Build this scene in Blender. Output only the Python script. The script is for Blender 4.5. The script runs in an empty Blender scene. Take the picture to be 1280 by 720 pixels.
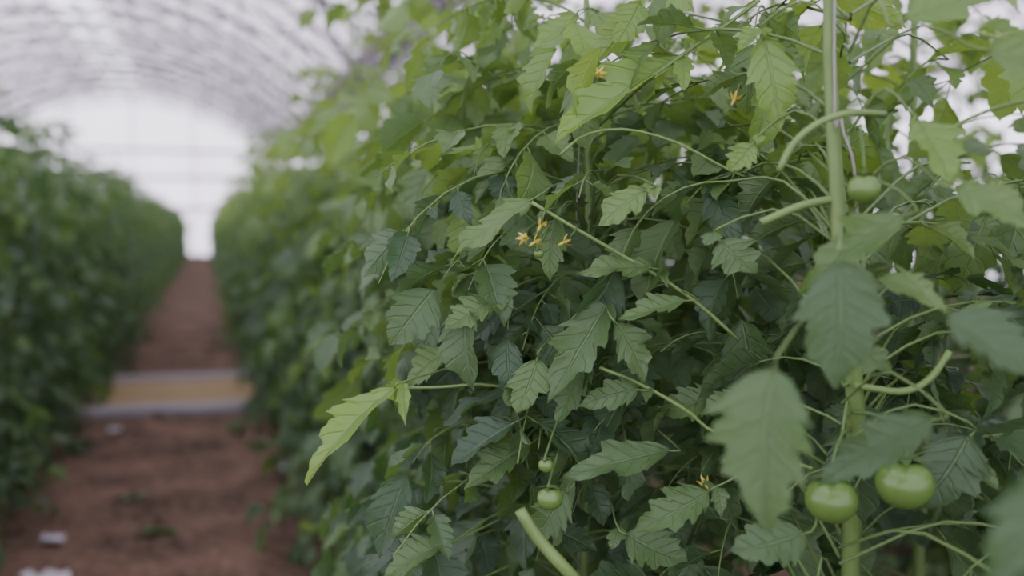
import bpy, math, random
import numpy as np
S=bpy.context.scene
COL=S.collection
rng=np.random.default_rng(7)
# ---------------------------------------------------------------- helpers
def nodes(name):
    m=bpy.data.materials.new(name); m.use_nodes=True
    nt=m.node_tree; nt.nodes.clear()
    out=nt.nodes.new('ShaderNodeOutputMaterial')
    return m,nt,out
def N(nt,t,**k):
    n=nt.nodes.new(t)
    for a,b in k.items(): setattr(n,a,b)
    return n
def math_(nt,op,a,b=None,c=None):
    n=nt.nodes.new('ShaderNodeMath'); n.operation=op
    for i,v in enumerate((a,b,c)):
        if v is None: continue
        if isinstance(v,(int,float)): n.inputs[i].default_value=v
        else: nt.links.new(v,n.inputs[i])
    return n.outputs[0]
def mixc(nt,f,a,b):
    n=nt.nodes.new('ShaderNodeMix'); n.data_type='RGBA'
    for s,v in ((n.inputs[0],f),(n.inputs[6],a),(n.inputs[7],b)):
        if isinstance(v,(int,float)): s.default_value=v
        elif isinstance(v,tuple): s.default_value=(*v,1) if len(v)==3 else v
        else: nt.links.new(v,s)
    return n.outputs[2]
def simple(name,col,rough=.6,scale=20,col2=None,metal=0,bump=0):
    m,nt,out=nodes(name)
    p=N(nt,'ShaderNodeBsdfPrincipled'); p.inputs['Roughness'].default_value=rough; p.inputs['Metallic'].default_value=metal
    tc=N(nt,'ShaderNodeTexCoord'); nz=N(nt,'ShaderNodeTexNoise'); nz.inputs['Scale'].default_value=scale; nz.inputs['Detail'].default_value=4
    nt.links.new(tc.outputs['Object'],nz.inputs['Vector'])
    c=mixc(nt,nz.outputs['Fac'],col,col2 or tuple(x*.7 for x in col))
    nt.links.new(c,p.inputs['Base Color'])
    if bump:
        b=N(nt,'ShaderNodeBump'); b.inputs['Strength'].default_value=bump
        nt.links.new(nz.outputs['Fac'],b.inputs['Height']); nt.links.new(b.outputs[0],p.inputs['Normal'])
    nt.links.new(p.outputs[0],out.inputs[0])
    return m
# ---------------------------------------------------------------- materials
def leaf_material():
    m,nt,out=nodes('tomato_leaf')
    L=nt.links
    uv=N(nt,'ShaderNodeUVMap'); uv.uv_map='UVMap'
    sep=N(nt,'ShaderNodeSeparateXYZ'); L.new(uv.outputs[0],sep.inputs[0])
    a=math_(nt,'MULTIPLY',math_(nt,'ABSOLUTE',math_(nt,'SUBTRACT',sep.outputs[0],.5)),2)
    mm=math_(nt,'SUBTRACT',sep.outputs[1],math_(nt,'MULTIPLY',a,.17))
    fr=math_(nt,'FRACT',math_(nt,'MULTIPLY',mm,6.0))
    w=math_(nt,'MULTIPLY',math_(nt,'ABSOLUTE',math_(nt,'SUBTRACT',fr,.5)),2)
    side=N(nt,'ShaderNodeMapRange',interpolation_type='SMOOTHSTEP'); L.new(w,side.inputs[0]); side.inputs[1].default_value=.78; side.inputs[2].default_value=1.0
    mid=N(nt,'ShaderNodeMapRange',interpolation_type='SMOOTHSTEP'); L.new(a,mid.inputs[0]); mid.inputs[1].default_value=.10; mid.inputs[2].default_value=.02
    vein=math_(nt,'MAXIMUM',math_(nt,'MULTIPLY',side.outputs[0],.5),mid.outputs[0])
    at=N(nt,'ShaderNodeAttribute',attribute_name='tint')
    s2=N(nt,'ShaderNodeSeparateColor'); L.new(at.outputs['Color'],s2.inputs[0])
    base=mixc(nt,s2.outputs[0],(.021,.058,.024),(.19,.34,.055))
    tc=N(nt,'ShaderNodeTexCoord'); nz=N(nt,'ShaderNodeTexNoise'); nz.inputs['Scale'].default_value=30; nz.inputs['Detail'].default_value=3
    L.new(tc.outputs['Object'],nz.inputs['Vector'])
    base=mixc(nt,math_(nt,'MULTIPLY',nz.outputs['Fac'],.20),base,(.09,.15,.085))
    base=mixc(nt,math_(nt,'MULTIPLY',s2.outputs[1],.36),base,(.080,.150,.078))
    colv=mixc(nt,math_(nt,'MULTIPLY',vein,.28),base,(.19,.28,.12))
    geo=N(nt,'ShaderNodeNewGeometry')
    colf=mixc(nt,math_(nt,'MULTIPLY',geo.outputs['Backfacing'],.42),colv,(.15,.24,.11))
    p=N(nt,'ShaderNodeBsdfPrincipled'); p.inputs['Roughness'].default_value=.48
    p.inputs['Specular IOR Level'].default_value=.5
    L.new(colf,p.inputs['Base Color'])
    b=N(nt,'ShaderNodeBump'); b.inputs['Strength'].default_value=.7; b.inputs['Distance'].default_value=.0025
    nf=N(nt,'ShaderNodeTexNoise'); nf.inputs['Scale'].default_value=120; nf.inputs['Detail'].default_value=3; L.new(tc.outputs['Object'],nf.inputs['Vector'])
    h=math_(nt,'SUBTRACT',math_(nt,'MULTIPLY',nf.outputs['Fac'],.8),vein)
    L.new(h,b.inputs['Height']); L.new(b.outputs[0],p.inputs['Normal'])
    tr=N(nt,'ShaderNodeBsdfTranslucent')
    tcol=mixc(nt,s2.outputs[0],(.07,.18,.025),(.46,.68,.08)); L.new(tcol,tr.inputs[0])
    ms=N(nt,'ShaderNodeMixShader'); ms.inputs[0].default_value=.30
    L.new(p.outputs[0],ms.inputs[1]); L.new(tr.outputs[0],ms.inputs[2]); L.new(ms.outputs[0],out.inputs[0])
    return m
M_leaf=leaf_material()
M_stem=simple('green_stem',(.16,.26,.07),.5,scale=25,col2=(.095,.17,.045))
M_pet=simple('leaf_stalk',(.12,.20,.055),.55,scale=25,col2=(.075,.135,.038))
M_tom=simple('green_tomato_skin',(.120,.215,.05),.25,scale=14,col2=(.080,.155,.032))
M_calyx=simple('calyx_green',(.08,.16,.04),.6)
M_flower=simple('yellow_petal',(.44,.39,.055),.6,col2=(.36,.30,.04))
M_string=simple('white_twine',(.36,.34,.34),.8)
M_metal=simple('galvanized_steel',(.11,.10,.12),.7)
M_pale=simple('pale_painted_steel',(.45,.42,.46),.7)
M_conc=simple('pale_concrete',(.30,.28,.30),.85,scale=8,col2=(.20,.19,.20),bump=.3)
M_wood=simple('yellow_wood',(.30,.21,.09),.8,scale=6,col2=(.20,.135,.06),bump=.3)
M_plastic=simple('white_plastic_scrap',(.6,.58,.62),.5)
def soil():
    m,nt,out=nodes('brown_soil'); L=nt.links
    tc=N(nt,'ShaderNodeTexCoord')
    n1=N(nt,'ShaderNodeTexNoise'); n1.inputs['Scale'].default_value=2.2; n1.inputs['Detail'].default_value=8
    n2=N(nt,'ShaderNodeTexNoise'); n2.inputs['Scale'].default_value=22; n2.inputs['Detail'].default_value=6
    L.new(tc.outputs['Object'],n1.inputs[0]); L.new(tc.outputs['Object'],n2.inputs[0])
    r=N(nt,'ShaderNodeMapRange'); L.new(n1.outputs[0],r.inputs[0]); r.inputs[1].default_value=.40; r.inputs[2].default_value=.60
    r2=N(nt,'ShaderNodeMapRange'); L.new(n2.outputs[0],r2.inputs[0]); r2.inputs[1].default_value=.42; r2.inputs[2].default_value=.66
    c=mixc(nt,r.outputs[0],(.042,.028,.020),(.150,.092,.064))
    c=mixc(nt,math_(nt,'MULTIPLY',r2.outputs[0],.6),c,(.24,.165,.12))
    p=N(nt,'ShaderNodeBsdfPrincipled'); p.inputs['Roughness'].default_value=.95; p.inputs['Specular IOR Level'].default_value=.1
    L.new(c,p.inputs['Base Color'])
    b=N(nt,'ShaderNodeBump'); b.inputs['Strength'].default_value=.8; b.inputs['Distance'].default_value=.03
    L.new(n2.outputs[0],b.inputs['Height']); L.new(b.outputs[0],p.inputs['Normal']); L.new(p.outputs[0],out.inputs[0])
    return m
M_soil=soil()
def film(name,trans,col):
    m,nt,out=nodes(name); L=nt.links
    tc=N(nt,'ShaderNodeTexCoord')
    n1=N(nt,'ShaderNodeTexNoise'); n1.inputs['Scale'].default_value=.9; n1.inputs['Detail'].default_value=5
    L.new(tc.outputs['Object'],n1.inputs[0])
    c=mixc(nt,n1.outputs[0],col,tuple(x*.7 for x in col))
    tl=N(nt,'ShaderNodeBsdfTranslucent'); L.new(c,tl.inputs[0])
    df=N(nt,'ShaderNodeBsdfDiffuse'); L.new(c,df.inputs[0])
    m1=N(nt,'ShaderNodeMixShader'); m1.inputs[0].default_value=.25
    L.new(tl.outputs[0],m1.inputs[1]); L.new(df.outputs[0],m1.inputs[2])
    tp=N(nt,'ShaderNodeBsdfTransparent'); tp.inputs[0].default_value=(.98,.96,1,1)
    m2=N(nt,'ShaderNodeMixShader'); m2.inputs[0].default_value=trans
    L.new(m1.outputs[0],m2.inputs[1]); L.new(tp.outputs[0],m2.inputs[2]); L.new(m2.outputs[0],out.inputs[0])
    return m
M_film=film('milky_polythene',.22,(.68,.64,.71))
M_clear=film('clear_polythene',.95,(.95,.95,.98))
M_endfilm=film('end_wall_polythene',.38,(.76,.73,.80))
# ---------------------------------------------------------------- mesh accumulation
class Acc:
    def __init__(s): s.v=[];s.f=[];s.uv=[];s.t=[];s.m=[];s.n=0
    def add(s,v,f,uv=None,tint=(0,0,0),mat=0):
        s.v.append(np.asarray(v,float)); s.f.append(np.asarray(f)+s.n); s.uv.append(uv if uv is not None else np.zeros((len(v),2)))
        s.t.append(np.tile(np.array([*tint,1.0]),(len(v),1))); s.m.append(np.full(len(f),mat)); s.n+=len(v)
    def mesh(s,name,mats,smooth=True):
        me=bpy.data.meshes.new(name)
        if s.n==0: return me
        v=np.concatenate(s.v); f=np.concatenate(s.f)
        me.from_pydata(v.tolist(),[],f.tolist())
        for m in mats: me.materials.append(m)
        me.polygons.foreach_set('material_index',np.concatenate(s.m).astype(np.int32))
        me.polygons.foreach_set('use_smooth',np.full(len(f),smooth))
        ul=me.uv_layers.new(name='UVMap')
        li=np.empty(len(me.loops),dtype=np.int32); me.loops.foreach_get('vertex_index',li)
        ul.data.foreach_set('uv',np.concatenate(s.uv)[li].astype(np.float32).ravel())
        at=me.attributes.new('tint','FLOAT_COLOR','POINT'); at.data.foreach_set('color',np.concatenate(s.t).astype(np.float32).ravel())
        me.update(); return me
def nrm(a): a=np.asarray(a,float); return a/(np.linalg.norm(a)+1e-9)
def tube(acc,pts,rad,sides=6,mat=0,tint=(0,0,0)):
    pts=np.asarray(pts,float); n=len(pts); rad=np.broadcast_to(rad,(n,))
    T=np.gradient(pts,axis=0); V=[]
    ref=np.array([0.31,.17,.93]) if abs(nrm(T[0])[2])<.9 else np.array([1.,.1,0])
    for i in range(n):
        t=nrm(T[i]); u=nrm(np.cross(t,ref)); w=np.cross(t,u)
        an=np.arange(sides)*2*math.pi/sides
        V.append(pts[i]+rad[i]*(np.cos(an)[:,None]*u+np.sin(an)[:,None]*w))
    V=np.concatenate(V); F=[]
    for i in range(n-1):
        for j in range(sides):
            k=(j+1)%sides; F.append((i*sides+j,i*sides+k,(i+1)*sides+k,(i+1)*sides+j))
    if sides%2==0:
        c0=len(V); V=np.vstack([V,pts[0],pts[-1]]); b=(n-1)*sides
        for j in range(0,sides,2):
            F.append((c0,(j+2)%sides,(j+1)%sides,j))
            F.append((c0+1,b+j,b+(j+1)%sides,b+(j+2)%sides))
    acc.add(V,np.array(F),None,tint,mat)
def spline(P,n):
    P=np.asarray(P,float); k=len(P); out=[]
    Q=np.vstack([2*P[0]-P[1],P,2*P[-1]-P[-2]])
    for x in np.linspace(0,k-1,n):
        i=min(int(x),k-2); t=x-i; a,b,c,d=Q[i:i+4]
        out.append(.5*((2*b)+(-a+c)*t+(2*a-5*b+4*c-d)*t*t+(-a+3*b-3*c+d)*t**3))
    return np.array(out)
def template(rg,rows,cols,droopmax=1.1,dmin=.22,dmax=.46):
    k=int(rg.integers(3,6)); ph=rg.uniform(0,.6,2); depth=rg.uniform(dmin,dmax); Wd=rg.uniform(.28,.35)
    t=np.linspace(0,1,rows+1); t=t**.93
    env=(t**.46)*((1-t)**.90); env/=env.max()
    s=np.linspace(-1,1,cols+1); V=[];UV=[]
    droop=rg.uniform(.25,droopmax); fold=rg.uniform(.05,.5); side=rg.uniform(-.22,.22); rip=rg.uniform(.02,.055); rph=rg.uniform(0,6,2)
    for i,tt in enumerate(t):
        for j,ss in enumerate(s):
            sd=0 if ss<0 else 1
            f=(k*tt*(1.2-.2*tt)+ph[sd])%1.0
            tooth=f/.76 if f<.76 else (1-f)/.24
            tooth=(tooth**.85)
            f2=(2.8*k*tt+ph[sd])%1.0; tooth2=f2/.7 if f2<.7 else (1-f2)/.3
            w=Wd*env[i]*(1-depth+depth*tooth+.09*tooth2)
            x=ss*w; y=tt+abs(ss)*w*(.30+.35*tooth*(ss*ss))*(1-tt)
            z=abs(ss)**1.3*w*fold + rip*math.sin(11*tt+rph[sd])*abs(ss)**2 + .011*math.cos(2*math.pi*6*(tt-.17*abs(ss)))*abs(ss)*(1.05-abs(ss))
            th=droop*tt
            yy=math.sin(th)/droop
            zz=-(1-math.cos(th))/droop
            V.append((x+side*tt*tt,yy+(y-tt),z+zz)); UV.append((.5+.5*ss,tt))
    F=[]; c=cols+1
    for i in range(rows):
        for j in range(cols): F.append((i*c+j,i*c+j+1,(i+1)*c+j+1,(i+1)*c+j))
    return np.array(V),np.array(F),np.array(UV),2*Wd
HI=[template(rng,34,6) for _ in range(18)]
HERO_T=[template(rng,56,8,.6,.32,.50) for _ in range(12)]
LO=[template(rng,12,2) for _ in range(7)]
def place(acc,T,base,d,up,length,width=None,tint=(0.3,.5,0)):
    V,F,UV,w0=T
    d=nrm(d); n=nrm(up-np.dot(up,d)*d); x=np.cross(d,n)
    sx=length if width is None else width/w0
    acc.add(base+V[:,0:1]*sx*x+V[:,1:2]*length*d+V[:,2:3]*length*n,F,UV,tint,0)
UP=np.array([0,0,1.])
def compound(acc,rg,T,o,az,el,length,size,tintf,keep,sides=5,prad=.0020):
    n=9; P=[np.array(o,float)]; e=el; drop=rg.uniform(.9,1.8); a=az; tw=rg.uniform(-.5,.5)
    for i in range(n-1):
        d=np.array([math.cos(a)*math.cos(e),math.sin(a)*math.cos(e),math.sin(e)])
        P.append(P[-1]+d*length/(n-1)); e-=drop/(n-1); a+=tw/(n-1)
    P=np.array(P)
    if not keep(P[-1]) or not keep(P[n//2]): return
    tube(acc,P,np.linspace(prad,prad*.45,n),sides,1)
    leafset(acc,rg,T,P,size,tintf,keep,prad)
def leafset(acc,rg,T,P,size,tintf,keep,prad=.0020,terminal=True,small=True,sets=((.80,.95),(.60,1.0),(.40,.85))):
    n=len(P)
    base_t=rg.normal(0,.12); base_g=rg.random()
    def at(t):
        x=t*(n-1); i=min(int(x),n-2); return P[i]+(P[i+1]-P[i])*(x-i), nrm(P[i+1]-P[i])
    def lf(t,sgn,sz,ang):
        p,d=at(t); sd=nrm(np.cross(d,UP))*sgn
        if sgn==0: dd=d+np.array([0,0,-.15])
        else: dd=d*math.cos(ang)+sd*math.sin(ang)+np.array([0,0,rg.uniform(-.7,.05)])
        dd=nrm(dd)+rg.normal(0,.15,3); dd=nrm(dd)
        st=sz*rg.uniform(.12,.25)
        b=p+dd*st
        if not keep(b) or not keep(b+dd*sz): return
        if sgn!=0: tube(acc,[p,p+dd*st*.5,b+dd*.004],[prad*.5]*3,4,1)
        u=UP+rg.normal(0,.42,3)
        tn=tintf(rg,p)
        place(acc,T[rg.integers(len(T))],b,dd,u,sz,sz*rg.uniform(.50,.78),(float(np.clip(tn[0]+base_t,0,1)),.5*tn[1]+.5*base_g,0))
    if terminal: lf(1,0,size*rg.uniform(1.0,1.35),0)
    for t,s in sets:
        for sg in (-1,1): lf(t+rg.uniform(-.03,.03),sg,size*s*rg.uniform(.75,1.15),rg.uniform(.8,1.25))
    if small:
        for t in (.9,.7,.5):
            if rg.random()<.7: lf(t,rg.choice([-1,1]),size*rg.uniform(.25,.5),rg.uniform(1,1.4))
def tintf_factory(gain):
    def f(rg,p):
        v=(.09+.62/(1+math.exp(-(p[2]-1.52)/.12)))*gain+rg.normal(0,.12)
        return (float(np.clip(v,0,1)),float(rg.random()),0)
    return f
def plant_meshes(seed,T,origin=(0,0),H=2.2,nleaf=32,R=.36,keep=lambda p:True,stempath=None,srad=.010,size=.092,thin=.80,gain=1.0):
    rg=np.random.default_rng(seed)
    st=Acc(); fo=Acc()
    if stempath is None:
        k=9; z=np.linspace(-.03,H,k); wob=np.cumsum(rg.normal(0,.010,(k,2)),axis=0); wob-=wob[0]
        P=np.column_stack([origin[0]+wob[:,0],origin[1]+wob[:,1],z])
    else: P=np.array(stempath)
    P=spline(P,32); NP=len(P)-1
    tube(st,P,np.linspace(srad*1.15,srad*.45,NP+1),8,0)
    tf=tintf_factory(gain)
    az=rg.uniform(0,6.28)
    for i in range(nleaf):
        h=.05+.95*((i+rg.uniform(0,.8))/nleaf)
        if h>thin and rg.random()<.38: continue
        idx=min(int(h*NP),NP-1); o=P[idx]
        az+=2.4+rg.normal(0,.35)
        top=h>.86
        L=R*rg.uniform(.5,1.2)*(.7 if top else 1.0); sz=(size if not top else size*.75)*rg.uniform(.75,1.25)
        el=rg.uniform(.1,.8) if not top else rg.uniform(.6,1.2)
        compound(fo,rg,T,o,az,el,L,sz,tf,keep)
    return st,fo
def obj(name,me,parent=None,loc=(0,0,0)):
    o=bpy.data.objects.new(name,me); COL.objects.link(o); o.location=loc
    if parent: o.parent=parent
    return o
def top(o,label,cat,group=None,kind=None):
    o['label']=label; o['category']=cat
    if group: o['group']=group
    if kind: o['kind']=kind
# ---------------------------------------------------------------- camera
CZ=1.4; YAW=17.2; PIT=3.45
cam=bpy.data.cameras.new('camera'); co=bpy.data.objects.new('camera',cam); COL.objects.link(co)
co.location=(0,0,CZ); co.rotation_euler=(math.radians(90-PIT),0,math.radians(-YAW))
cam.lens=35; cam.sensor_width=36; cam.dof.use_dof=True; cam.dof.focus_distance=1.10; cam.dof.aperture_fstop=2.1
cam.clip_start=.02; cam.clip_end=300
S.camera=co
# ---------------------------------------------------------------- world
w=bpy.data.worlds.new('overcast_sky'); S.world=w; w.use_nodes=True
bg=w.node_tree.nodes['Background']; bg.inputs[0].default_value=(.94,.90,1,1); bg.inputs[1].default_value=4.2
# ---------------------------------------------------------------- shell
def struct(o,label): o['kind']='structure'; o['label']=label; o['category']='greenhouse structure'
Y0,Y1=-5.0,55.0
GZ=5.43; RZ=8.4; XR=3.63; XL=-10.9; HALF=7.27; XC=-3.63
def arch_pts(xc,n=24,dz=0):
    rise=RZ-GZ; Rr=(HALF**2+rise**2)/(2*rise); th=math.asin(HALF/Rr)
    return [(xc+Rr*math.sin(a),RZ-Rr+Rr*math.cos(a)+dz) for a in np.linspace(-th,th,n)]
bays=[XC,XC+2*HALF]
a=Acc()
xs=np.concatenate([[-10.9,-6],np.linspace(-2.5,3,60),[6,18.2]]); ys=np.concatenate([[Y0],np.linspace(0,14,130),np.linspace(14.5,Y1,40)])
nz=np.random.default_rng(3).normal(0,.012,(len(ys),len(xs)))
V=[(x,y,nz[i,j]+.012*math.sin(x*2.1+y*.4)) for i,y in enumerate(ys) for j,x in enumerate(xs)]
c=len(xs); F=[(i*c+j,i*c+j+1,(i+1)*c+j+1,(i+1)*c+j) for i in range(len(ys)-1) for j in range(c-1)]
a.add(np.array(V),np.array(F)); o=obj('floor',a.mesh('floor',[M_soil])); struct(o,'reddish brown soil floor of the greenhouse')
for bi,xc in enumerate(bays):
    ap=arch_pts(xc,34,.05); a=Acc()
    yy=np.linspace(Y0,Y1,31); V=[(x,y,z) for y in yy for x,z in ap]
    c=len(ap); fa=[];fb=[]
    for i in range(len(yy)-1):
        for j in range(c-1):
            q=(i*c+j,i*c+j+1,(i+1)*c+j+1,(i+1)*c+j)
            (fb if abs(j-(c-2)/2)<1.2 else fa).append(q)
    a.add(np.array(V),np.array(fa)); a.f.append(np.array(fb)); a.m.append(np.full(len(fb),1))
    o=obj('ceiling',a.mesh('ceiling',[M_film,M_clear])); struct(o,'arched milky polythene roof of the greenhouse')
tn=0
def trim(acc,label,mat=M_metal):
    global tn; tn+=1
    o=obj('trim_%d'%tn,acc.mesh('trim',[mat])); struct(o,label)
for xc in bays:
    for y in np.arange(0,Y1+.1,2.5):
        ap=arch_pts(xc,20); a=Acc()
        tube(a,[(x,y,z) for x,z in ap],.06,6)
        lo=[(x,z-.6) for x,z in arch_pts(xc,20)]
        tube(a,[(x,y,z) for x,z in lo],.038,6)
        for i in range(19):
            p=ap[i] if i%2 else lo[i]; q=lo[i+1] if i%2 else ap[i+1]
            tube(a,[(p[0],y,p[1]),((p[0]+q[0])/2,y,(p[1]+q[1])/2),(q[0],y,q[1])],.025,4)
        trim(a,'curved steel lattice arch under the polythene roof')
    for x,z in arch_pts(xc,11)[1:-1]:
        a=Acc(); tube(a,[(x,Y0,z),(x,25,z),(x,Y1,z)],.045,6); trim(a,'long steel purlin along the polythene roof')
    ap=arch_pts(xc,11)
    for i in range(10):
        a=Acc()
        for y in np.arange(0,Y1-2,2.5):
            p,q=ap[i],ap[i+1]; s=(i+int(y/2.5))%2
            A=(p[0],y+(2.5 if s else 0),p[1]);B=(q[0],y+(0 if s else 2.5),q[1])
            tube(a,[A,((A[0]+B[0])/2,(A[1]+B[1])/2,(A[2]+B[2])/2),B],.04,4)
        trim(a,'diagonal steel bracing beneath the polythene roof')
for x in (XL,XR,XR+2*HALF):
    a=Acc()
    tube(a,[(x,Y0,GZ),(x,25,GZ),(x,Y1,GZ)],.16,8); trim(a,'grey steel gutter beam of the greenhouse',M_pale)
    for y in np.arange(2.5,Y1+.1,5):
        a=Acc(); tube(a,[(x,y,-.02),(x,y,2.7),(x,y,GZ)],.05,8); trim(a,'grey steel greenhouse column',M_pale)
def wallquad(name,pts,mat,label):
    a=Acc(); a.add(np.array(pts,float),np.array([(0,1,2,3)])); o=obj(name,a.mesh(name,[mat],False)); struct(o,label)
wallquad('wall_left',[(XL,Y0,0),(XL,Y1,0),(XL,Y1,GZ),(XL,Y0,GZ)],M_endfilm,'milky polythene side wall')
xr=XR+2*HALF
wallquad('wall_right',[(xr,Y0,0),(xr,Y1,0),(xr,Y1,GZ),(xr,Y0,GZ)],M_endfilm,'milky polythene side wall')
for nm,y in (('wall_back',Y1),('wall_front',Y0)):
    a=Acc()
    for xc in bays:
        ap=arch_pts(xc,24); V=[(x,y,0) for x,z in ap]+[(x,y,z) for x,z in ap]
        a.add(np.array(V),np.array([(i,i+1,24+i+1,24+i) for i in range(23)]))
    o=obj(nm,a.mesh(nm,[M_endfilm],False)); struct(o,'arched end wall of milky polythene')
for x in np.arange(-9.4,16,3.0):
    xc=bays[0] if x<XR else bays[1]
    zz=np.interp(x,[p[0] for p in arch_pts(xc)],[p[1] for p in arch_pts(xc)])
    a=Acc(); tube(a,[(x,Y1-.08,0),(x,Y1-.08,2),(x,Y1-.08,zz)],.04,6); trim(a,'upright steel mullion of the end wall',M_pale)
for z in (2.4,4.0,5.4):
    a=Acc(); tube(a,[(XL,Y1-.1,z),(0,Y1-.1,z),(xr,Y1-.1,z)],.10,6); trim(a,'horizontal steel rail of the end wall',M_pale)
a=Acc(); a.add(np.array([(-.75,Y1-.25,0),(.75,Y1-.25,0),(.75,Y1-.25,5.3),(-.75,Y1-.25,5.3)]),np.array([(0,1,2,3)]))
o=obj('door_1',a.mesh('door',[film('door_polythene',.95,(1,1,1))],False)); struct(o,'tall bright clear polythene door in the end wall')
# ---------------------------------------------------------------- crossing walkway
def box(acc,x0,x1,y0,y1,z0,z1,b=.012,seg=12,rg=None):
    prof=[(y0,z0),(y0,z1-b),(y0+b,z1),(y1-b,z1),(y1,z1-b),(y1,z0)]
    V=[]
    for x in np.linspace(x0,x1,seg):
        dz=0 if rg is None else rg.normal(0,.004)
        for y,z in prof: V.append((x,y,z+dz))
    k=6; F=[(i*k+j,i*k+(j+1)%k,(i+1)*k+(j+1)%k,(i+1)*k+j) for i in range(seg-1) for j in range(k)]
    F+=[(0,1,2,5),(2,3,4,5)]; e=(seg-1)*k; F+=[(e+5,e+2,e+1,e),(e+5,e+4,e+3,e+2)]
    acc.add(np.array(V),np.array(F))
r3=np.random.default_rng(5)
for y,h in ((7.75,.07),(9.38,.07)):
    a=Acc(); box(a,-2.2,2.2,y,y+.20,-.05,h,.02,24,r3)
    o=obj('concrete_curb',a.mesh('concrete_curb',[M_conc],False)); top(o,'pale grey concrete curb crossing the soil aisle','curb','curbs of the crossing walkway')
for y in (8.00,8.46,8.92):
    a=Acc(); box(a,-2.1,2.1,y,y+.44,-.03,.04,.008,16,r3)
    o=obj('wooden_plank',a.mesh('wooden_plank',[M_wood],False)); top(o,'yellowish weathered wooden plank lying between two concrete curbs','plank','planks of the crossing walkway')
# ---------------------------------------------------------------- generic plants
VARS_HI=[plant_meshes(100+i,HI,H=2.25,nleaf=60,size=.090) for i in range(3)]
VARS_LO=[plant_meshes(200+i,LO,H=2.2,nleaf=66,R=.38,size=.096,gain=.9) for i in range(4)]
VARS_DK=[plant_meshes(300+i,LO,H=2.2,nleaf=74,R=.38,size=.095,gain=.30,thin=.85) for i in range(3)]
def tomesh(v): return v[0].mesh('stem',[M_stem]),v[1].mesh('foliage',[M_leaf,M_pet])
VH=[tomesh(v) for v in VARS_HI]; VL=[tomesh(v) for v in VARS_LO]; VD=[tomesh(v) for v in VARS_DK]
LAB='leafy green tomato plant growing in a dense trained row'
def plant(x,y,var,sc,group,label=LAB):
    e=obj('tomato_plant',None,None,(x,y,0)); e.rotation_euler=(0,0,rng.uniform(0,6.28)); e.scale=(sc[0],sc[0],sc[1])
    e.empty_display_size=.1
    top(e,label,'tomato plant',group)
    obj('stem',var[0],e); obj('foliage',var[1],e)
    return e
y=2.45; i=0
while y<52:
    v=VH[i%3] if y<4.5 else VL[rng.integers(4)]
    plant(.66+rng.normal(0,.03),y,v,(rng.uniform(.9,1.08),rng.uniform(.86,1.02) if y>3.5 else rng.uniform(.92,1.05)),'tomato plants of the row beside the aisle')
    y+=.42 if y<15 else .6; i+=1
y=.40
while y<14:
    v=VH[i%3] if y<3 else VL[rng.integers(4)]
    plant(1.10+rng.normal(0,.05),y,v,(rng.uniform(.95,1.1),rng.uniform(.92,1.05) if y<3 else rng.uniform(.82,.98)),'tomato plants of the inner line'); y+=.45; i+=1
y=3.3
while y<52:
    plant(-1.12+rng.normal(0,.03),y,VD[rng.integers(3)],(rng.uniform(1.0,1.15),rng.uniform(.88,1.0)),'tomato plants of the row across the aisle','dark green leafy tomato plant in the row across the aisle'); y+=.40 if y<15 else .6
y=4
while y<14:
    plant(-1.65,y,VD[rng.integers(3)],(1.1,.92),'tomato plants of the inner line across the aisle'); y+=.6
for xx,g in ((2.75,'tomato plants of the next bed'),(3.3,'tomato plants on the far side of the next bed')):
    y=.6
    while y<11:
        plant(xx+rng.normal(0,.05),y,VL[rng.integers(4)],(1.2,rng.uniform(.92,1.05)),g); y+=.52
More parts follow.
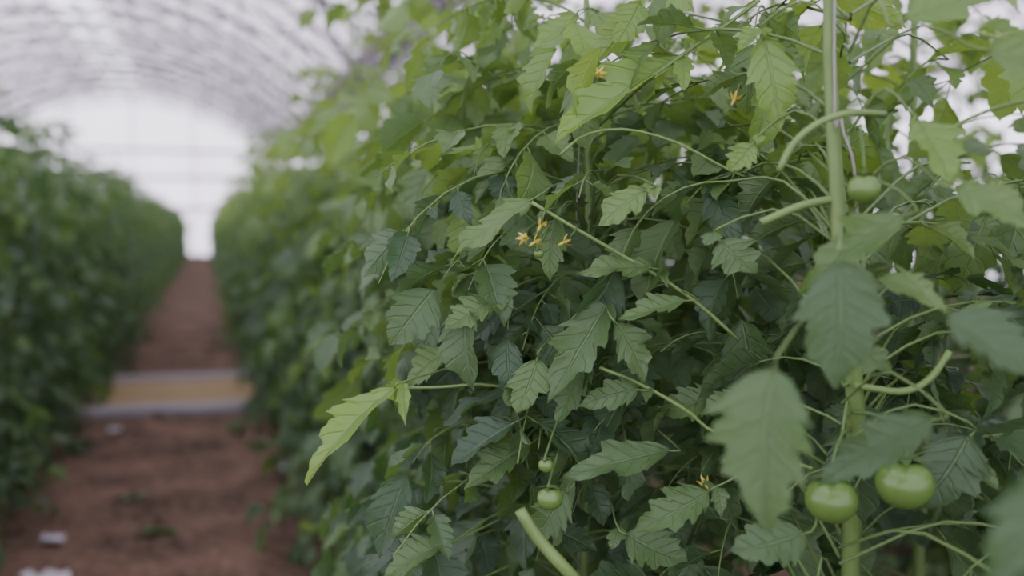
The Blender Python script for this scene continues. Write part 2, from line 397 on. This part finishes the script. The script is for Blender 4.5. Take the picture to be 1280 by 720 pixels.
# ---------------------------------------------------------------- near plants, local frame: s across, d away, h height (metres)
def W(s,d,h): return np.array([s*.9553+d*.2957,-s*.2957+d*.9553,h])
HERO=[(-.134,1.15,1.215,-.243,1.1,1.137,.034,.95),(.022,1.1,1.431,-.072,1.08,1.377,.034,.5),(.180,1.12,1.585,.049,1.08,1.506,.046,1.0),
(.1085,1.08,1.326,.041,1.02,1.228,.044,.25),(.152,1.08,1.357,.074,1.05,1.364,.024,.4),(.184,1.05,1.324,.116,1.03,1.308,.024,.4),
(.135,1.05,1.229,.073,1.03,1.222,.026,.25),(.167,1.05,1.164,.063,1.0,1.152,.034,.25),(.257,.78,1.375,.251,.74,1.285,.052,.12),
(.192,.72,1.299,.156,.68,1.199,.056,.25),(.335,.85,1.412,.237,.83,1.360,.032,.35),(.351,.82,1.242,.251,.8,1.203,.034,.15),
(.316,.72,1.339,.361,.68,1.296,.046,.1),(.290,.52,1.275,.258,.5,1.213,.034,.1),(.201,1.0,1.132,.129,.97,1.098,.036,.3),
(.002,1.3,1.491,-.072,1.28,1.498,.034,.9),(.249,1.0,1.589,.264,.97,1.504,.038,.8),(.274,.92,1.114,.210,.9,1.096,.040,.2),
(-.057,1.3,1.466,-.141,1.28,1.420,.028,.8),(.028,1.08,1.257,.013,1.05,1.206,.036,.4),(-.040,1.25,1.340,-.068,1.2,1.284,.036,.35),
(-.078,1.1,1.044,-.148,1.08,1.029,.034,.3),(.209,1.0,1.388,.232,.98,1.353,.04,.3),(.088,1.1,1.250,.042,1.05,1.202,.030,.3),
(-.077,1.2,1.250,-.135,1.2,1.221,.034,.5),(0,1.15,1.146,-.035,1.1,1.175,.032,.25),(.241,1.0,1.484,.221,1.0,1.456,.026,.8),
(.362,.9,1.498,.379,.85,1.448,.040,.85),(.376,.85,1.434,.418,.8,1.415,.034,.5),(.314,.85,1.356,.362,.82,1.343,.024,.5),
(.33,.85,1.575,.40,.82,1.60,.036,.6),(.40,.85,1.55,.47,.83,1.53,.044,.55),(.27,.9,1.06,.20,.88,1.03,.044,.2),
(.05,1.1,1.41,.03,1.08,1.35,.03,.35),(.30,.9,1.30,.335,.88,1.27,.03,.3),(.06,1.05,1.12,.02,1.03,1.07,.034,.25),(.12,1.03,1.08,.17,1.0,1.05,.04,.25),
(.11,1.05,1.30,.15,1.03,1.25,.034,.3),(-.02,1.1,1.32,-.07,1.08,1.29,.034,.4),(.02,1.1,1.16,-.05,1.07,1.12,.036,.3),(.14,1.05,1.44,.09,1.03,1.41,.032,.6),(.40,.80,1.10,.33,.78,1.05,.05,.2),(.345,.99,1.21,.335,.965,1.11,.05,.12),(.44,.95,1.20,.40,.93,1.13,.05,.12)]
TUB=[([(.345,.93,1.505),(.304,.9,1.503),(.275,.9,1.494),(.253,.9,1.476),(.240,.9,1.451)],.0032),
([(.309,.95,1.428),(.275,.95,1.421),(.237,.95,1.405)],.004),([(.329,.95,1.249),(.375,.95,1.243),(.401,.95,1.255),(.420,.95,1.282)],.0035),
([(.021,1.08,1.428),(.061,1.08,1.404),(.113,1.08,1.374),(.165,1.08,1.344),(.208,1.08,1.313),(.247,1.08,1.278)],.0021),
([(.053,1.1,1.480),(.080,1.1,1.502),(.124,1.1,1.508),(.177,1.1,1.495),(.230,1.1,1.468),(.256,1.1,1.456)],.0016),
([(.10,1.28,1.52),(.144,1.12,1.558),(.198,1.12,1.598),(.238,1.12,1.625),(.274,1.12,1.652)],.0022),
([(-.134,1.15,1.214),(-.083,1.15,1.215),(-.028,1.15,1.218),(.037,1.17,1.201),(.099,1.3,1.19)],.0018),
([(.093,1.05,1.252),(.135,1.05,1.235),(.186,1.05,1.206),(.219,1.05,1.181),(.30,.98,1.16)],.0020),
([(.390,.9,1.487),(.427,.9,1.505),(.470,.9,1.516)],.0018)]
TOM=[(.306,.87,1.434,.0142,1),(.303,.93,1.143,.0248,1),(.368,.92,1.161,.0267,1),(.251,.95,1.107,.0137,1),(.0386,1.0,1.125,.0133,2),(.0346,1.0,1.159,.008,2),(.028,1.05,1.373,.0055,2)]
FLO=[(.013,1.05,1.390,2),(.030,1.05,1.402,2),(.055,1.05,1.385,2),(.024,1.04,1.385,2),(.0945,1.10,1.569,2),(.470,.97,1.436,1),(.201,1.02,1.134,2),(.228,1.03,1.531,1)]
NPREF=np.array([-.42,-.72,.62])
def keep_near(p):
    d=.2957*p[0]+.9553*p[1]; s=.9553*p[0]-.2957*p[1]
    if p[0]<.16: return False
    if abs(s-.318)<.05 and p[2]>1.38: return d>1.0
    return d>1.04 or (s>.37*d/.9 and d>.84 and p[2]<1.5 and not (p[2]>1.10 and p[2]<1.22 and s<.42))
def tomato(parent,c,r,up,stemfrom):
    a=Acc(); nu,nv=24,16; V=[];F=[]
    for i in range(nv+1):
        th=math.pi*i/nv
        for j in range(nu):
            ph=2*math.pi*j/nu
            rr=r*(1+.03*math.cos(5*ph)*math.sin(th)**2*max(0,math.cos(th)+.4))
            z=r*.90*math.cos(th)-.18*r*math.exp(-(th/.35)**2)
            V.append(c+np.array([rr*math.sin(th)*math.cos(ph),rr*math.sin(th)*math.sin(ph),z]))
    for i in range(nv):
        for j in range(nu): F.append((i*nu+j,i*nu+(j+1)%nu,(i+1)*nu+(j+1)%nu,(i+1)*nu+j))
    a.add(np.array(V),np.array(F))
    t=obj('tomato',a.mesh('tomato',[M_tom]),parent); t['label']='round unripe green tomato'
    b=Acc(); topc=c+np.array([0,0,r*.74])
    for k in range(5):
        an=k*2*math.pi/5+.3; V=[]
        for q,(rad,zz,wd) in enumerate(((0,.0,.10),(.3,.20,.16),(.6,.16,.12),(.95,.10,.02))):
            ctr=topc+np.array([math.cos(an)*r*rad,math.sin(an)*r*rad,zz*r]); sdv=np.array([-math.sin(an),math.cos(an),0])*wd*r*1.3
            V+= [ctr-sdv,ctr+sdv]
        b.add(np.array(V),np.array([(0,1,3,2),(2,3,5,4),(4,5,7,6)]))
    tube(b,spline([topc,topc+np.array([0,0,r*.7]),(topc+stemfrom)/2+np.array([0,0,.02]),stemfrom],10),max(.0012,r*.07),6)
    obj('calyx',b.mesh('calyx',[M_calyx]),t)
def flower(parent,c,rg,stemfrom):
    a=Acc(); down=nrm(np.array([-.4,-.5,-.6])+rg.normal(0,.35,3)); u=nrm(np.cross(down,UP)); v=np.cross(down,u); r=.0085
    for k in range(6):
        an=k*math.pi/3; dr=math.cos(an)*u+math.sin(an)*v; sd=-math.sin(an)*u+math.cos(an)*v
        V=[]
        for rad,back,wd in ((.05,0,.0008),(.5,-.2,.0018),(.9,-.8,.0004)):
            ctr=c+dr*r*rad+down*r*back; V+=[ctr-sd*wd,ctr+sd*wd]
        a.add(np.array(V),np.array([(0,1,3,2),(2,3,5,4)]))
    tube(a,[c-down*.002,c+down*.004,c+down*.008],[.0018,.0016,.0005],6)
    tube(a,spline([c-down*.003,c-down*.012+np.array([0,0,.006]),stemfrom],8),.0009,4,1)
    o=obj('flower',a.mesh('flower',[M_flower,M_calyx]),parent); o['label']='small pale yellow star shaped tomato blossom'
paths=[None,
 [W(.36,1.04,-.03),W(.36,1.04,.6),W(.357,1.03,1.05),W(.338,.97,1.22),W(.315,.95,1.36),W(.309,.95,1.43),W(.300,.95,1.55),W(.297,.95,1.65),W(.29,.97,2.3)],
 [W(.11,1.3,-.03),W(.10,1.3,.6),W(.097,1.3,1.1),W(.102,1.3,1.3),W(.098,1.3,1.5),W(.096,1.3,1.65),W(.09,1.3,2.3)],
 [W(.02,1.7,-.03),W(.0,1.7,.7),W(.0,1.7,1.3),W(.002,1.7,1.6),W(-.01,1.7,2.3)],None]
stems=[(.64,.36),(.59,.82),(.48,1.21),(.50,1.62),(.60,2.03)]
labs=['tomato plant with broad dark leaves beside the aisle','tomato plant with thick pale stem and round green fruit','tall tomato plant with yellow blossoms and small fruit','tall tomato plant with slim bright green stem','leafy tomato plant at the edge of the aisle']
rg9=np.random.default_rng(99)
# leafy side shoots: (count, s range, d range, h range)
SHOOTS={1:[(24,(.20,.56),(1.06,1.32),(.92,1.46)),(10,(.42,.60),(.88,1.05),(.92,1.30)),(14,(.22,.62),(1.10,1.5),(1.46,1.75))],
        2:[(34,(-.10,.28),(1.12,1.38),(.88,1.46)),(9,(-.05,.28),(1.2,1.5),(1.5,1.75))],
        3:[(28,(-.24,.05),(1.35,1.75),(.70,1.46)),(6,(-.20,.05),(1.4,1.75),(1.5,1.75))],
        4:[(20,(-.28,.02),(1.8,2.2),(.6,1.6))]}
for k,(sx,sy) in enumerate(stems):
    st,fo=plant_meshes(400+k,HI,origin=(sx,sy),H=2.3,nleaf=92,R=.37,keep=keep_near,stempath=paths[k],srad=[.0125,.0100,.0066,.0064,.009][k],size=.082)
    e=obj('tomato_plant',None,None,(0,0,0))
    top(e,labs[k],'tomato plant','tomato plants of the row beside the aisle')
    tf=tintf_factory(1.0)
    for cnt,sr,dr,hr in SHOOTS.get(k,[]):
        for _ in range(cnt):
            q=W(rg9.uniform(*sr),rg9.uniform(*dr),rg9.uniform(*hr))
            sp=np.array([sx,sy,q[2]-rg9.uniform(.0,.10)])
            out=nrm(np.array([-.75,-.55,0])+rg9.normal(0,.5,3)*np.array([1,1,0]))
            Lh=rg9.uniform(.10,.16)
            pts=[q]; e2=rg9.uniform(-.1,.5)
            for _s in range(6):
                pts.append(pts[-1]+nrm(out*math.cos(e2)+UP*math.sin(e2))*Lh/6); e2-=.22
            pts=np.array(pts)
            if not keep_near(pts[-1]): continue
            if np.linalg.norm(sp-q)>.05:
                tube(fo,spline([sp,(sp+q)/2+np.array([0,0,.03]),q],7),np.linspace(.0018,.0014,7),5,1)
            tube(fo,pts,np.linspace(.0014,.0008,7),5,1)
            leafset(fo,rg9,HI,pts,rg9.uniform(.050,.085),tf,keep_near,.0016,small=False,sets=((.70,.95),(.25,1.0)))
    for hi,(a1,a2,a3,b1,b2,b3,g_,h_) in enumerate(HERO):
        own=0 if a2<.6 else (1 if a1>.195 or a2<1.0 else (3 if a2>=1.25 else 2))
        if own!=k: continue
        A,B=W(a1,a2,a3),W(b1,b2,b3)
        place(fo,HERO_T[hi%12],A,B-A,NPREF+rg9.normal(0,.15,3),np.linalg.norm(B-A)*1.04,g_*1.35,(h_,.6,0))
        sp={0:W(.50,.53,1.25),1:W(.318,.95,a3-.01),2:W(.099,1.3,a3-.03),3:W(0,1.7,a3-.06)}[k]
        mid=(A+sp)/2+np.array([0,0,.035]); pp=spline([sp,mid,A-nrm(B-A)*.012,A+nrm(B-A)*.004],9)
        tube(fo,pp,np.linspace(.0016,.0010,9),5,1)
        if a2>.95 and hi%2==0:
            for sg in (-1,1):
                q=A-nrm(B-A)*.010; sd=nrm(np.cross(B-A,UP))*sg
                place(fo,HI[(hi*2+sg)%14],q,sd+nrm(B-A)*.4+np.array([0,0,-.3]),NPREF,np.linalg.norm(B-A)*.42,g_*.55,(h_,.6,0))
    if k==2:
        for pts,r in TUB: tube(st,spline([W(*p) for p in pts],14),np.full(14,r),8)
        c=Acc(); cp=[W(.008,1.0,1.113),W(.028,1.0,1.082),W(.060,1.0,1.046),W(.09,1.05,1.0),W(.105,1.3,.93)]
        tube(c,spline(cp,14),np.linspace(.0062,.0072,14),8); oo=obj('cut_side_shoot',c.mesh('cut_side_shoot',[M_stem]),e)
    obj('stem',st.mesh('stem',[M_stem]),e); obj('foliage',fo.mesh('foliage',[M_leaf,M_pet]),e)
    for (s,d,h,r,own) in TOM:
        if own==k: tomato(e,W(s,d,h),r,None,W(.330,.96,h+.06) if own==1 else W(.099,1.3,h+.06))
    for (s,d,h,own) in FLO:
        if own==k: flower(e,W(s,d,h),rg9,W(s+.02,d+.06,h+.02))
# ---------------------------------------------------------------- wire and strings
a=Acc(); x,z=.55,2.62; tube(a,[(x,Y0,z),(x,25,z),(x,Y1,z)],.003,6); o=obj('trellis_wire',a.mesh('trellis_wire',[M_pale])); top(o,'thin steel trellis wire stretched above the plant row','wire')
def string(pts,r=.0007):
    a=Acc(); tube(a,spline(pts,24),r,6); o=obj('support_string',a.mesh('support_string',[M_string])); top(o,'thin whitish twine holding up a tomato stem','string','plant support strings')
string([W(.088,1.295,.2),W(.088,1.292,1.0),W(.086,1.29,1.5),np.array([.55,1.25,2.62])])
string([W(.372,1.04,.3),W(.36,1.03,1.1),W(.325,.94,1.42),W(.308,.938,1.5),W(.300,.94,1.6),np.array([.55,.8,2.62])],.0011)
string([W(-.01,1.69,.3),W(-.01,1.69,1.4),np.array([.55,1.6,2.62])])
# ---------------------------------------------------------------- aisle litter
r4=np.random.default_rng(21)
for x,y,sz in ((-.61,4.15,.10),(-.50,4.0,.05),(-.66,4.75,.05),(.41,5.0,.06),(.40,5.8,.04),(.47,5.4,.05),(.5,4.6,.04),(-.6,7.2,.05)):
    a=Acc(); n=6; V=[]
    for i in range(n):
        for j in range(n):
            V.append((x+(i/(n-1)-.5)*sz*1.6+r4.normal(0,sz*.1),y+(j/(n-1)-.5)*sz*1.8+r4.normal(0,sz*.1),.02+abs(r4.normal(0,sz*.25))))
    F=[(i*n+j,i*n+j+1,(i+1)*n+j+1,(i+1)*n+j) for i in range(n-1) for j in range(n-1)]
    a.add(np.array(V),np.array(F)); o=obj('plastic_scrap',a.mesh('plastic_scrap',[M_plastic],False)); top(o,'crumpled white plastic scrap lying on the soil','plastic scrap','white plastic scraps on the soil')
for x,y,n in ((-.2,4.75,9),(.2,7.1,14),(.3,6.5,8),(-.35,5.4,5),(.1,12.5,6)):
    a=Acc()
    for k in range(n):
        an=r4.uniform(0,6.28); d=np.array([math.cos(an),math.sin(an),r4.uniform(.2,.7)])
        place(a,LO[k%7],np.array([x,y,0.01]),d,UP,r4.uniform(.07,.12),None,(.3,.3,0))
    tube(a,[(x,y,-.02),(x,y,.0),(x,y,.03)],.006,6,1)
    o=obj('weed',a.mesh('weed',[M_leaf,M_stem])); top(o,'small low green weed sprouting from the soil','weed','weeds in the aisle')
